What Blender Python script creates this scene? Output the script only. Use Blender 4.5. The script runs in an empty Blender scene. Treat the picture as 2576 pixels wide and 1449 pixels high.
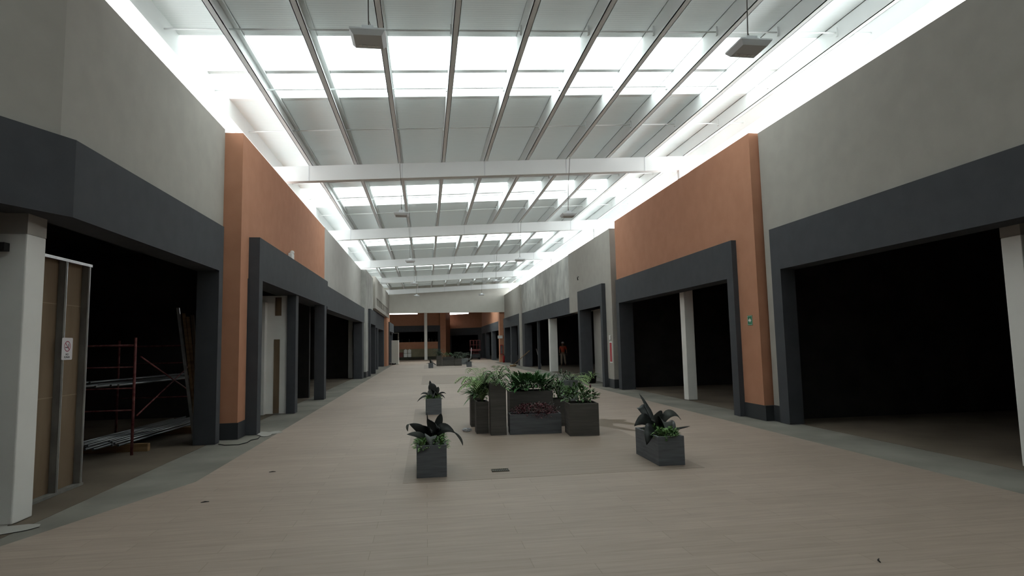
import bpy, bmesh, math, random
from mathutils import Vector, Matrix
C = bpy.context.scene.collection
SC = bpy.context.scene
random.seed(7)
PI = math.pi

# ------------------------------------------------------------------ camera
def make_camera():
    f, yaw, pitch, roll = 1510.0, 0.1438, 0.0924, 0.0213
    cam = bpy.data.cameras.new('camera'); o = bpy.data.objects.new('camera', cam); C.objects.link(o)
    cy, sy = math.cos(yaw), math.sin(yaw)
    fw = Vector((sy, cy, 0)); r = Vector((cy, -sy, 0)); up = Vector((0, 0, 1))
    f2 = fw * math.cos(pitch) + up * math.sin(pitch); u2 = -fw * math.sin(pitch) + up * math.cos(pitch)
    r3 = r * math.cos(roll) - u2 * math.sin(roll); u3 = u2 * math.cos(roll) + r * math.sin(roll)
    m = Matrix.Identity(4)
    for i in range(3):
        m[i][0] = r3[i]; m[i][1] = u3[i]; m[i][2] = -f2[i]
    m[2][3] = 1.6
    o.matrix_world = m
    cam.sensor_fit = 'HORIZONTAL'; cam.sensor_width = 36; cam.lens = f / 2576 * 36
    cam.clip_start = 0.05; cam.clip_end = 400
    SC.camera = o
make_camera()

# ------------------------------------------------------------------ sky and exposure
SKY = 5.0
w = bpy.data.worlds.new('overcast_sky'); SC.world = w; w.use_nodes = True
bg = w.node_tree.nodes['Background']
bg.inputs[0].default_value = (0.98, 1.0, 1.0, 1); bg.inputs[1].default_value = SKY
SC.view_settings.view_transform = 'Standard'; SC.view_settings.look = 'None'
SC.view_settings.exposure = 0.0; SC.view_settings.gamma = 1.0; SC.view_settings.use_curve_mapping = False
SC.cycles.max_bounces = 10; SC.cycles.diffuse_bounces = 6; SC.cycles.transmission_bounces = 8
SC.cycles.use_denoising = True
SC.cycles.sample_clamp_indirect = 6.0

# ------------------------------------------------------------------ materials
def mat(name, col, rough=0.8, metal=0.0, spec=0.3):
    m = bpy.data.materials.new(name); m.use_nodes = True
    b = m.node_tree.nodes['Principled BSDF']
    b.inputs['Base Color'].default_value = (*col, 1); b.inputs['Roughness'].default_value = rough
    b.inputs['Metallic'].default_value = metal; b.inputs['Specular IOR Level'].default_value = spec
    return m
def noisy(name, c1, c2, scale=(1, 1, 1), rough=0.85, detail=5, lo=0.35, hi=0.65, bump=0.0, spec=0.25, metal=0.0):
    m = mat(name, c1, rough, metal, spec); nt = m.node_tree; n = nt.nodes; l = nt.links
    b = n['Principled BSDF']
    tc = n.new('ShaderNodeTexCoord'); mp = n.new('ShaderNodeMapping'); mp.inputs['Scale'].default_value = scale
    no = n.new('ShaderNodeTexNoise'); no.inputs['Scale'].default_value = 1.0; no.inputs['Detail'].default_value = detail
    cr = n.new('ShaderNodeValToRGB'); e = cr.color_ramp.elements
    e[0].position = lo; e[1].position = hi; e[0].color = (*c1, 1); e[1].color = (*c2, 1)
    l.new(tc.outputs['Object'], mp.inputs[0]); l.new(mp.outputs[0], no.inputs['Vector']); l.new(no.outputs['Fac'], cr.inputs[0])
    l.new(cr.outputs[0], b.inputs['Base Color'])
    if bump:
        bp = n.new('ShaderNodeBump'); bp.inputs['Strength'].default_value = bump; bp.inputs['Distance'].default_value = 0.01
        l.new(no.outputs['Fac'], bp.inputs['Height']); l.new(bp.outputs[0], b.inputs['Normal'])
    return m
M = {}
M['taupe'] = noisy('taupe_render', (.345, .325, .295), (.37, .348, .315), (3, 3, 3), .9, bump=.05)
M['orange'] = noisy('terracotta_render', (.42, .20, .122), (.45, .22, .137), (3, 3, 3), .9, bump=.05)
M['grey'] = noisy('grey_render', (.37, .355, .33), (.40, .385, .36), (2, 2, 2), .9)
M['stone'] = noisy('mottled_cement', (.27, .265, .25), (.47, .46, .43), (1.6, 1.6, 1.1), .85, detail=8, lo=.3, hi=.72)
M['dark'] = noisy('charcoal_render', (.055, .058, .065), (.062, .065, .072), (4, 4, 4), .85)
M['base'] = mat('charcoal_skirting', (.035, .038, .042), .5)
M['white'] = noisy('white_paint', (.70, .68, .65), (.75, .73, .70), (2, 2, 2), .7)
M['steel'] = noisy('white_steel', (.86, .88, .88), (.89, .91, .91), (1, 1, 1), .5)
M['concrete'] = noisy('bare_concrete', (.15, .138, .118), (.23, .214, .186), (.9, .9, .9), .9, detail=8)
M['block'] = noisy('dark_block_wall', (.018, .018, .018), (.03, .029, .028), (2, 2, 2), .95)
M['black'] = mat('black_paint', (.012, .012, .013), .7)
M['kraft'] = noisy('kraft_paper', (.155, .108, .068), (.19, .135, .088), (5, 5, 1), .85)
M['galv'] = noisy('galvanised_steel', (.42, .43, .44), (.60, .61, .62), (8, 8, 8), .35, metal=.8)
M['darkgalv'] = noisy('dull_stud', (.14, .13, .12), (.2, .19, .17), (8, 8, 3), .6)
M['redpaint'] = noisy('chipped_red_paint', (.11, .018, .02), (.22, .085, .08), (14, 14, 14), .6)
M['red'] = mat('signal_red', (.36, .02, .025), .45)
M['green'] = mat('sign_green', (.03, .18, .09), .5)
M['plastic'] = mat('white_plastic', (.72, .72, .70), .45)
M['signwhite'] = mat('sign_white', (.62, .58, .60), .5)
M['signred'] = mat('sign_red', (.30, .04, .08), .5)
M['ink'] = mat('sign_ink', (.03, .03, .035), .6)
M['soil'] = noisy('potting_soil', (.02, .015, .01), (.05, .035, .025), (30, 30, 30), 1.0)
M['grate'] = mat('drain_metal', (.09, .08, .06), .6, .3)
M['stain'] = mat('damp_floor', (.15, .105, .068), .5)
M['wood'] = noisy('raw_timber', (.20, .12, .06), (.30, .19, .10), (3, 3, 20), .8)
M['darkwood'] = noisy('dark_boards', (.035, .027, .02), (.055, .06, .045), (1, 1, 12), .8)
M['pipe'] = mat('dull_pipe_metal', (.17, .175, .18), .35, .7)
M['dust'] = mat('pale_plaster_dust', (.36, .34, .31), .95)
M['tape'] = mat('joint_tape', (.26, .2, .14), .9)
M['lens'] = mat('lens_white', (.9, .9, .88), .2)
M['lightgrey'] = mat('housing_grey', (.72, .74, .76), .5)
M['skin'] = mat('skin', (.20, .11, .07), .6)
M['khaki'] = mat('khaki_cloth', (.30, .25, .19), .9)
M['vest'] = mat('orange_red_cloth', (.40, .06, .03), .9)
M['cream'] = mat('cream_board', (.52, .50, .45), .7)
M['olive'] = noisy('olive_render', (.22, .20, .13), (.26, .235, .16), (2, 2, 2), .9)
M['bulkhead'] = noisy('pale_beige_render', (.64, .625, .575), (.67, .655, .605), (2, 2, 2), .9)

def tile_material():
    m = mat('plank_tile', (.34, .3, .27), .55, 0, .35); nt = m.node_tree; n = nt.nodes; l = nt.links; b = n['Principled BSDF']
    tc = n.new('ShaderNodeTexCoord')
    br = n.new('ShaderNodeTexBrick'); br.inputs['Scale'].default_value = 1.0
    br.inputs['Brick Width'].default_value = 1.2; br.inputs['Row Height'].default_value = 0.2
    br.inputs['Mortar Size'].default_value = 0.0025; br.inputs['Mortar Smooth'].default_value = .3; br.offset = 0.37
    br.inputs['Color1'].default_value = (.322, .248, .203, 1); br.inputs['Color2'].default_value = (.35, .271, .224, 1); br.inputs['Mortar'].default_value = (.23, .18, .142, 1)
    mp = n.new('ShaderNodeMapping'); mp.inputs['Scale'].default_value = (1.2, 14, 1)
    no = n.new('ShaderNodeTexNoise'); no.inputs['Scale'].default_value = 1.6; no.inputs['Detail'].default_value = 7
    no2 = n.new('ShaderNodeTexNoise'); no2.inputs['Scale'].default_value = .45; no2.inputs['Detail'].default_value = 4
    l.new(tc.outputs['Object'], br.inputs['Vector']); l.new(tc.outputs['Object'], mp.inputs[0]); l.new(mp.outputs[0], no.inputs['Vector']); l.new(tc.outputs['Object'], no2.inputs['Vector'])
    r1 = n.new('ShaderNodeMapRange'); r1.inputs[1].default_value = .3; r1.inputs[2].default_value = .7; r1.inputs[3].default_value = .9; r1.inputs[4].default_value = 1.08
    r2 = n.new('ShaderNodeMapRange'); r2.inputs[1].default_value = .3; r2.inputs[2].default_value = .7; r2.inputs[3].default_value = .92; r2.inputs[4].default_value = 1.06
    l.new(no.outputs['Fac'], r1.inputs[0]); l.new(no2.outputs['Fac'], r2.inputs[0])
    mu = n.new('ShaderNodeMath'); mu.operation = 'MULTIPLY'; l.new(r1.outputs[0], mu.inputs[0]); l.new(r2.outputs[0], mu.inputs[1])
    vm = n.new('ShaderNodeVectorMath'); vm.operation = 'SCALE'; l.new(br.outputs['Color'], vm.inputs[0]); l.new(mu.outputs[0], vm.inputs['Scale'])
    l.new(vm.outputs[0], b.inputs['Base Color'])
    return m
M['tile'] = tile_material()
def inlay_material():
    m = noisy('darker_tile', (.255, .197, .16), (.29, .227, .186), (1.2, 12, 1), .55, detail=6)
    return m
M['inlay'] = inlay_material()
def deck_material():
    m = mat('roof_deck', (.80, .85, .85), .6); nt = m.node_tree; n = nt.nodes; l = nt.links; b = n['Principled BSDF']
    tc = n.new('ShaderNodeTexCoord'); wv = n.new('ShaderNodeTexWave'); wv.bands_direction = 'Y'; wv.inputs['Scale'].default_value = 5.0
    bp = n.new('ShaderNodeBump'); bp.inputs['Strength'].default_value = .25; bp.inputs['Distance'].default_value = .01
    l.new(tc.outputs['Object'], wv.inputs['Vector']); l.new(wv.outputs['Fac'], bp.inputs['Height']); l.new(bp.outputs[0], b.inputs['Normal'])
    return m
def add_translucency(m, fac, col):      # small translucent share added to brighten the roof deck
    nt = m.node_tree; n = nt.nodes; l = nt.links; b = n['Principled BSDF']; out = n['Material Output']
    t = n.new('ShaderNodeBsdfTranslucent'); t.inputs[0].default_value = (*col, 1); mx = n.new('ShaderNodeMixShader'); mx.inputs[0].default_value = fac
    l.new(b.outputs[0], mx.inputs[1]); l.new(t.outputs[0], mx.inputs[2]); l.new(mx.outputs[0], out.inputs[0]); return m
M['deck'] = add_translucency(deck_material(), .022, (.85, .95, .93))
def skylight_material():
    m = bpy.data.materials.new('translucent_sheet'); m.use_nodes = True; nt = m.node_tree; n = nt.nodes; l = nt.links
    n.remove(n['Principled BSDF']); t = n.new('ShaderNodeBsdfTranslucent'); t.inputs[0].default_value = (.80, .84, .83, 1)
    l.new(t.outputs[0], n['Material Output'].inputs[0]); return m
M['skylight'] = skylight_material()
def planter_stone(name, c1, c2):
    return noisy(name, c1, c2, (2.5, 2.5, 26), .75, detail=5, lo=.3, hi=.7, bump=.1)
M['slate'] = planter_stone('blue_grey_planter', (.088, .092, .098), (.145, .151, .160))
M['brownstone'] = planter_stone('brown_grey_planter', (.076, .071, .064), (.112, .104, .095))
M['pale'] = planter_stone('pale_grey_planter', (.16, .17, .175), (.22, .23, .235))
def leafmat(name, c1, c2, rough=.45):
    m = noisy(name, c1, c2, (9, 9, 9), rough, spec=.4); return m
M['leaf'] = leafmat('green_leaf', (.055, .12, .035), (.11, .21, .07))
M['cover'] = leafmat('bright_ground_cover', (.09, .19, .05), (.17, .31, .10))
M['fern'] = leafmat('pale_green_leaf', (.20, .34, .12), (.33, .48, .20))
M['xan'] = leafmat('deep_green_leaf', (.04, .12, .035), (.085, .21, .07))
M['nest'] = leafmat('blackish_leaf', (.011, .013, .012), (.026, .030, .028), .4)
M['nestpale'] = leafmat('grey_green_leaf', (.05, .055, .05), (.095, .10, .09), .5)
M['redleaf'] = leafmat('dark_red_leaf', (.07, .014, .02), (.16, .035, .045))
M['dullleaf'] = leafmat('dull_far_leaf', (.03, .055, .025), (.06, .095, .045))
M['stem'] = mat('stem', (.06, .05, .025), .8)
def bag_material():
    m = mat('clear_plastic_film', (.75, .76, .78), .2); b = m.node_tree.nodes['Principled BSDF']; b.inputs['Transmission Weight'].default_value = .55; return m
M['bag'] = bag_material()

# ------------------------------------------------------------------ mesh builder
class MB:
    def __init__(s): s.v = []; s.f = []; s.sm = []
    def quadface(s, pts, smooth=False):
        i = len(s.v); s.v += [tuple(p) for p in pts]; s.f.append(tuple(range(i, i + len(pts)))); s.sm.append(smooth)
    def box(s, x0, x1, y0, y1, z0, z1):
        i = len(s.v)
        s.v += [(x0, y0, z0), (x1, y0, z0), (x1, y1, z0), (x0, y1, z0), (x0, y0, z1), (x1, y0, z1), (x1, y1, z1), (x0, y1, z1)]
        for q in ((0, 3, 2, 1), (4, 5, 6, 7), (0, 1, 5, 4), (1, 2, 6, 5), (2, 3, 7, 6), (3, 0, 4, 7)):
            s.f.append(tuple(i + k for k in q)); s.sm.append(False)
        return s
    def hexa(s, p):   # 8 corners: bottom ring of 4 then top ring of 4
        i = len(s.v); s.v += [tuple(q) for q in p]
        for q in ((0, 3, 2, 1), (4, 5, 6, 7), (0, 1, 5, 4), (1, 2, 6, 5), (2, 3, 7, 6), (3, 0, 4, 7)):
            s.f.append(tuple(i + k for k in q)); s.sm.append(False)
        return s
    def prism(s, plan, z0, z1):
        n = len(plan); i = len(s.v)
        s.v += [(x, y, z0) for x, y in plan] + [(x, y, z1) for x, y in plan]
        s.f.append(tuple(i + k for k in range(n))[::-1]); s.sm.append(False)
        s.f.append(tuple(i + n + k for k in range(n))); s.sm.append(False)
        for k in range(n):
            j = (k + 1) % n; s.f.append((i + k, i + j, i + n + j, i + n + k)); s.sm.append(False)
        return s
    def tube(s, path, rad, n=8, cap=True):
        P = [Vector(p) for p in path]
        if not isinstance(rad, (list, tuple)): rad = [rad] * len(P)
        rings = []
        for k, p in enumerate(P):
            t = (P[min(k + 1, len(P) - 1)] - P[max(k - 1, 0)]).normalized()
            a = Vector((0, 0, 1)) if abs(t.z) < .9 else Vector((1, 0, 0))
            u = t.cross(a).normalized(); v = t.cross(u)
            i = len(s.v); rings.append(i)
            for q in range(n):
                an = 2 * PI * q / n; s.v.append(tuple(p + (u * math.cos(an) + v * math.sin(an)) * rad[k]))
        for k in range(len(P) - 1):
            for q in range(n):
                a, b = rings[k], rings[k + 1]; s.f.append((a + q, a + (q + 1) % n, b + (q + 1) % n, b + q)); s.sm.append(True)
        if cap:
            s.f.append(tuple(rings[0] + q for q in range(n))[::-1]); s.sm.append(False)
            s.f.append(tuple(rings[-1] + q for q in range(n))); s.sm.append(False)
        return s
    def ball(s, c, r, nu=10, nv=7):
        rx, ry, rz = r if isinstance(r, (list, tuple)) else (r, r, r)
        i = len(s.v)
        for a in range(nv + 1):
            th = PI * a / nv
            for b in range(nu):
                ph = 2 * PI * b / nu
                s.v.append((c[0] + rx * math.sin(th) * math.cos(ph), c[1] + ry * math.sin(th) * math.sin(ph), c[2] + rz * math.cos(th)))
        for a in range(nv):
            for b in range(nu):
                s.f.append((i + a * nu + b, i + a * nu + (b + 1) % nu, i + (a + 1) * nu + (b + 1) % nu, i + (a + 1) * nu + b)); s.sm.append(True)
        return s
    def leaf(s, p0, p1, p2, wd, fold=.25, n=7, tipw=0.0, side=None, belly=.45):
        p0, p1, p2 = Vector(p0), Vector(p1), Vector(p2); idx = []
        for k in range(n + 1):
            t = k / n; p = p0 * (1 - t) ** 2 + p1 * 2 * t * (1 - t) + p2 * t * t
            d = ((p1 - p0) * (1 - t) + (p2 - p1) * t).normalized()
            if side is None:
                sd = d.cross(Vector((0, 0, 1)))
                if sd.length < .15: sd = d.cross(Vector((.3, 1, 0)))
                sd.normalize()
            else: sd = Vector(side).normalized()
            nm = sd.cross(d).normalized()
            prof = (math.sin(PI * min(1, (t ** (math.log(.5) / math.log(belly)))) ) ** .75) if 0 < t < 1 else 0.0
            hw = wd * .5 * max(prof, .06 if t < .5 else tipw)
            i = len(s.v); s.v += [tuple(p - sd * hw + nm * hw * fold * 2), tuple(p), tuple(p + sd * hw + nm * hw * fold * 2)]; idx.append(i)
        for k in range(n):
            a, b = idx[k], idx[k + 1]
            s.f += [(a, a + 1, b + 1, b), (a + 1, a + 2, b + 2, b + 1)]; s.sm += [True, True]
        return s
    def mesh(s, name):
        me = bpy.data.meshes.new(name); me.from_pydata(s.v, [], s.f); me.polygons.foreach_set('use_smooth', s.sm); me.update(); return me

def tag(o, label=None, cat=None, group=None, kind=None):
    if label: o['label'] = label
    if cat: o['category'] = cat
    if group: o['group'] = group
    if kind: o['kind'] = kind
    return o
def obj(name, mb, m, parent=None, **k):
    me = mb.mesh(name); me.materials.append(m); o = bpy.data.objects.new(name, me); C.objects.link(o)
    if parent is not None: o.parent = parent
    return tag(o, **k)
def thing(name, label, cat, loc=(0, 0, 0), rz=0, group=None, kind=None):
    o = bpy.data.objects.new(name, None); o.empty_display_size = .2; C.objects.link(o)
    o.location = loc; o.rotation_euler = (0, 0, rz); return tag(o, label, cat, group, kind)
def bevel(o, wd=.006, seg=2):
    b = o.modifiers.new('bevel', 'BEVEL'); b.width = wd; b.segments = seg; b.limit_method = 'ANGLE'; return o
def dup(root, loc, rz=0, label=None, group=None):
    r = root.copy(); C.objects.link(r); r.location = loc; r.rotation_euler = (0, 0, rz)
    if label: r['label'] = label
    if group: r['group'] = group
    for ch in list(root.children):
        c = ch.copy(); C.objects.link(c); c.parent = r
        for g in ch.children:
            d = g.copy(); C.objects.link(d); d.parent = c
    return r
def S(name, mb, m, label, cat): return obj(name, mb, m, None, label=label, cat=cat, kind='structure')
def slab(name, b, m, label, cat): return S(name, MB().box(*b), m, label, cat)
def text_mesh(txt, size, name, m, parent, loc, rot, align='CENTER'):
    cu = bpy.data.curves.new(name, 'FONT'); cu.body = txt; cu.size = size; cu.align_x = align; cu.align_y = 'CENTER'; cu.extrude = .0008
    t = bpy.data.objects.new(name + '_tmp', cu); C.objects.link(t)
    bpy.context.view_layer.update()
    me = bpy.data.meshes.new_from_object(t.evaluated_get(bpy.context.evaluated_depsgraph_get()))
    bpy.data.objects.remove(t); bpy.data.curves.remove(cu)
    me.materials.clear(); me.materials.append(m)
    o = bpy.data.objects.new(name, me); C.objects.link(o); o.parent = parent; o.location = loc; o.rotation_euler = rot
    return o

# ================================================================== SETTING
# ---- floors
fl = MB(); fl.prism([(-2.8, 8.0), (-3.54, 5.77), (-5.6, -.5), (-5.6, -9), (5.88, -9), (5.88, 52.4), (6.6, 54), (6.6, 76), (-4, 76), (-4, 52.4), (-2.8, 52.4)], -.05, 0)
S('floor', fl, M['tile'], 'beige wood-look plank tile floor running down the middle of the mall', 'floor')
slab('floor', (-14, -2.78, -9.5, 54, -.06, -.006), M['concrete'], 'bare grey concrete floor strip and shop floors along the left side', 'floor')
slab('floor', (5.86, 17, -9.5, 54, -.06, -.006), M['concrete'], 'bare grey concrete floor strip and shop floors along the right side', 'floor')
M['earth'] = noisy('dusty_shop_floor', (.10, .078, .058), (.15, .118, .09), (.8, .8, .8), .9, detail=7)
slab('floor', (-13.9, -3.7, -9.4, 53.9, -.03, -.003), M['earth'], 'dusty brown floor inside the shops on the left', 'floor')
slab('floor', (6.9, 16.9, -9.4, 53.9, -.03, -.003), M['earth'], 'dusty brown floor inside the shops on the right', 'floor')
slab('floor', (-14, 17, 53.95, 90, -.12, -.006), M['concrete'], 'concrete floor of the shops beyond the far beam', 'floor')
for (a, lab) in (((-.28, 3.45, 7.29, 15.6), 'darker tile rectangle in the floor around the near planters'), ((-.2, 3.4, 25.4, 32.7), 'darker tile rectangle in the floor behind the near planters'), ((-.15, 3.6, 42.4, 50), 'darker tile rectangle in the floor under the far planters')):
    slab('floor', (*a, -.004, .002), M['inlay'], lab, 'floor')

# ---- left walls
k = Vector((-.425, -.905))
def facet(x, y, d): return (x + k.x * d, y + k.y * d)
WL = MB(); e = facet(-3.68, 6.55, 5.0)
WL.prism([(-3.68, 11.54), (-3.95, 11.54), (-3.95, 6.62), (e[0] - .27, e[1]), e, (-3.68, 6.55)], 2.99, 5.70)
WL.box(-3.95, -3.68, 11.22, 11.54, 0, 2.99)
S('wall_left', WL, M['taupe'], 'tall taupe wall above the nearest shop on the left', 'wall')
WL = MB().box(-3.95, -3.36, 11.54, 12.0, .29, 5.64); WL.box(-3.62, -3.36, 12.0, 20.74, 2.95, 5.64)
S('wall_left', WL, M['orange'], 'terracotta orange wall panel on the left between taupe and grey walls', 'wall')
WL = MB().box(-3.62, -3.36, 20.74, 32.2, 2.88, 5.66)
S('wall_left', WL, M['grey'], 'smooth grey wall above the second shop row on the left', 'wall')
WL = MB().box(-3.62, -3.1, 32.2, 33.4, .3, 5.66).box(-3.62, -3.1, 33.4, 36.5, 3.6, 5.66).box(-3.62, -3.1, 33.4, 33.46, 2.9, 3.6)
S('wall_left', WL, M['stone'], 'mottled cement wall on the left above the narrow dark doorway', 'wall')
WL = MB().box(-3.9, -3.1, 38.2, 39.0, 3.98, 5.98).box(-3.9, -3.1, 39.0, 51.0, 4.70, 5.98).box(-3.9, -3.1, 39.0, 51.0, 3.98, 4.23).box(-3.9, -3.1, 51.0, 52.4, 3.98, 5.98).box(-3.9, -3.35, 36.5, 38.2, 2.9, 5.7)
S('wall_left', WL, M['taupe'], 'beige overhanging upper wall with a row of slots far left', 'wall')
S('wall_left', MB().box(-3.75, -3.15, 50.0, 52.35, 0, 3.98), M['orange'], 'orange pier under the far end of the beige overhang on the left', 'wall')
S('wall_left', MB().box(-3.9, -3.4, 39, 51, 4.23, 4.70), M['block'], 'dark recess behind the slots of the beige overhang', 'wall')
for i in range(12):
    y = 39.45 + i * 1.0
    o = S('trim', MB().box(-3.38, -3.12, y, y + .34, 4.23, 4.70), M['taupe'], 'upright bar between the slots of the beige overhang', 'bar'); o.name = 'trim_%d' % (20 + i); o['group'] = 'bars between the slots of the overhang'
slab('baseboard_left', (-3.97, -3.345, 11.525, 12.02, 0, .29), M['base'], 'dark skirting at the foot of the left orange pier', 'baseboard')
slab('baseboard_left', (-3.6, -3.085, 32.185, 33.39, 0, .3), M['base'], 'dark skirting at the foot of the mottled pier on the left', 'baseboard')

# ---- dark portals
def portal(num, label, pieces, m='dark'):
    t = thing('trim_%d' % num, label, 'shop portal', kind='structure')
    for nm, mb in pieces: obj(nm, mb, M[m], t)
    return t
e1 = facet(-3.56, 6.61, 5.0)
portal(1, 'dark charcoal portal of the nearest shop on the left, bent at a corner', [
    ('lintel', MB().prism([(-3.56, 11.22), (-3.95, 11.22), (-3.95, 6.7), (e1[0] - .39, e1[1]), e1, (-3.56, 6.61)], 2.98, 3.79)),
    ('jamb', MB().box(-3.92, -3.56, 11.02, 11.22, 0, 2.98))])
portal(2, 'dark charcoal portal in the orange wall on the left', [
    ('lintel', MB().box(-3.7, -3.16, 12.04, 20.2, 2.93, 3.75)),
    ('jamb', MB().box(-3.7, -3.16, 12.04, 12.29, 0, 2.93)),
    ('jamb', MB().box(-3.43, -3.22, 15.66, 15.96, 0, 2.93)),
    ('jamb', MB().box(-3.44, -3.14, 19.47, 19.84, 0, 2.93))])
portal(3, 'long dark charcoal portal under the grey wall on the left', [
    ('lintel', MB().box(-3.6, -3.17, 20.2, 32.15, 2.85, 3.61)),
    ('jamb', MB().box(-3.62, -3.2, 31.3, 32.15, 0, 2.85))])
portal(4, 'narrow dark charcoal portal in the mottled wall far left', [
    ('lintel', MB().box(-3.5, -2.98, 33.45, 37.0, 2.86, 3.66)),
    ('jamb', MB().box(-3.1, -2.98, 33.45, 33.75, 0, 2.86)),
    ('jamb', MB().box(-3.4, -2.98, 36.7, 37.0, 0, 2.86))])
portal(5, 'dark recessed shop portal below the beige overhang far left', [
    ('lintel', MB().box(-3.9, -3.36, 37.0, 50.0, 2.88, 3.98)),
    ('jamb', MB().box(-3.9, -3.36, 43.3, 43.9, 0, 2.88)),
    ('jamb', MB().box(-3.9, -3.36, 49.2, 50.0, 0, 2.88))])

# ---- right walls
WR = MB().box(6.72, 7.0, -9, 11.04, 2.92, 5.76).box(6.72, 7.0, 10.7, 11.04, .3, 2.92)
S('wall_right', WR, M['taupe'], 'tall taupe wall above the nearest shop on the right', 'wall')
WR = MB().box(6.55, 6.95, 11.1, 11.85, .29, 5.78).box(6.55, 6.9, 11.85, 19.95, 2.9, 5.78)
S('wall_right', WR, M['orange'], 'terracotta orange wall panel on the right', 'wall')
WR = MB().box(6.4, 7.0, 20.1, 20.85, .3, 5.56).box(6.4, 7.0, 20.85, 26.3, 2.9, 5.56)
S('wall_right', WR, M['taupe'], 'taupe wall and pier on the right carrying the red sign', 'wall')
S('wall_right', MB().box(6.8, 7.1, 26.3, 42.2, 2.95, 5.78), M['stone'], 'mottled unpainted cement wall on the right', 'wall')
WR = MB().box(6.7, 7.2, 42.2, 43.0, 0, 5.80).box(6.87, 7.2, 43.0, 52.6, 3.0, 5.88)
S('wall_right', WR, M['taupe'], 'beige wall on the right just before the far beam', 'wall')
slab('baseboard_right', (6.535, 7.02, 11.03, 11.86, 0, .29), M['base'], 'dark skirting at the foot of the right orange pier', 'baseboard')
slab('baseboard_right', (6.705, 7.02, 10.7, 11.03, 0, .3), M['base'], 'dark skirting at the foot of the near right taupe wall', 'baseboard')
slab('baseboard_right', (6.385, 7.02, 20.08, 20.85, 0, .3), M['base'], 'dark skirting at the foot of the right taupe pier under the red sign', 'baseboard')
portal(6, 'dark charcoal portal of the nearest shop on the right', [
    ('lintel', MB().box(6.66, 7.05, -9, 10.76, 2.90, 3.71)), ('jamb', MB().box(6.66, 6.95, 10.46, 10.76, 0, 2.90))])
portal(7, 'dark charcoal portal in the orange wall on the right', [
    ('lintel', MB().box(6.44, 6.9, 11.83, 19.75, 2.89, 3.69)),
    ('jamb', MB().box(6.44, 6.6, 11.83, 12.09, 0, 2.89)), ('jamb', MB().box(6.44, 6.92, 19.45, 19.75, 0, 2.89))])
portal(8, 'dark charcoal portal beside the red sign on the right', [
    ('lintel', MB().box(6.26, 6.8, 20.8, 24.3, 2.9, 3.69)),
    ('jamb', MB().box(6.26, 6.5, 20.8, 21.05, 0, 2.9)), ('jamb', MB().box(6.26, 6.75, 24.0, 24.3, 0, 2.9))])
portal(9, 'long dark charcoal portal under the mottled wall on the right', [
    ('lintel', MB().box(6.8 - .02, 7.2, 26.28, 42.2, 2.95, 3.74)),
    ('jamb', MB().box(6.78, 7.3, 41.2, 42.2, 0, 2.95)), ('jamb', MB().box(6.85, 7.0, 36.6, 36.8, 0, 2.95))])
portal(10, 'dark charcoal portal on the right just before the far beam', [
    ('lintel', MB().box(6.72, 7.1, 43.2, 52.2, 2.95, 3.78)),
    ('jamb', MB().box(6.72, 7.0, 43.2, 43.9, 0, 2.95)), ('jamb', MB().box(6.75, 7.2, 47.5, 48.2, 0, 2.95)), ('jamb', MB().box(6.75, 7.2, 51.5, 52.2, 0, 2.95))])

# ---- shop interiors (dark shells)
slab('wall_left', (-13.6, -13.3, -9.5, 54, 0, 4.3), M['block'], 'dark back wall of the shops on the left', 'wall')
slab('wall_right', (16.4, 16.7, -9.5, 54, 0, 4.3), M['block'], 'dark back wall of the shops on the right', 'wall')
for y, x1 in ((20.3, -3.75), (32.35, -3.75), (38.0, -3.75)):
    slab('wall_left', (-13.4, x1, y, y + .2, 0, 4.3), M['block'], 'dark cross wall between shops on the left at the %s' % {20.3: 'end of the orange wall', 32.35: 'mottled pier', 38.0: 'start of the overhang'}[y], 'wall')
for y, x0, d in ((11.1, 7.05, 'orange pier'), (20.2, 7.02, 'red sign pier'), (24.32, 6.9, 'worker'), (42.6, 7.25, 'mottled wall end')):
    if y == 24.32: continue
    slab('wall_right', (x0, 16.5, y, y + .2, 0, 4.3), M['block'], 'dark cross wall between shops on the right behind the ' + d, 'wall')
slab('wall_right', (6.92, 7.3, 21.9, 24.3, 0, 2.9), M['grey'], 'grey inner wall seen inside the portal beside the red sign', 'wall')
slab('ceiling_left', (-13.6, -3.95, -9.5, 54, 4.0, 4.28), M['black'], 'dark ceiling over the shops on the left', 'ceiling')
slab('ceiling_left', (-13.8, -3.96, -9.5, 54, 4.285, 4.4), M['steel'], 'pale outside roof over the shops on the left', 'roof')
slab('ceiling_left', (-3.97, -3.63, 12, 54, 3.62, 4.28), M['black'], 'dark ceiling edge behind the left portals', 'ceiling')
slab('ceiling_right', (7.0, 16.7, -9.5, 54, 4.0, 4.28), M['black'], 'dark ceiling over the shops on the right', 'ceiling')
slab('ceiling_right', (7.22, 16.9, -9.5, 54, 4.285, 4.4), M['steel'], 'pale outside roof over the shops on the right', 'roof')
slab('wall_back', (-14, 17, -9.6, -9.3, 0, 7.4), M['block'], 'wall behind the viewer closing the hall', 'wall')
slab('wall_left', (-5.95, -5.65, -9.4, 2.2, 0, 7.0), M['taupe'], 'solid wall on the left behind the viewer', 'wall')
slab('wall_right', (7.0, 7.2, -9.4, -2, 0, 4.0), M['block'], 'solid wall on the right behind the viewer', 'wall')

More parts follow.
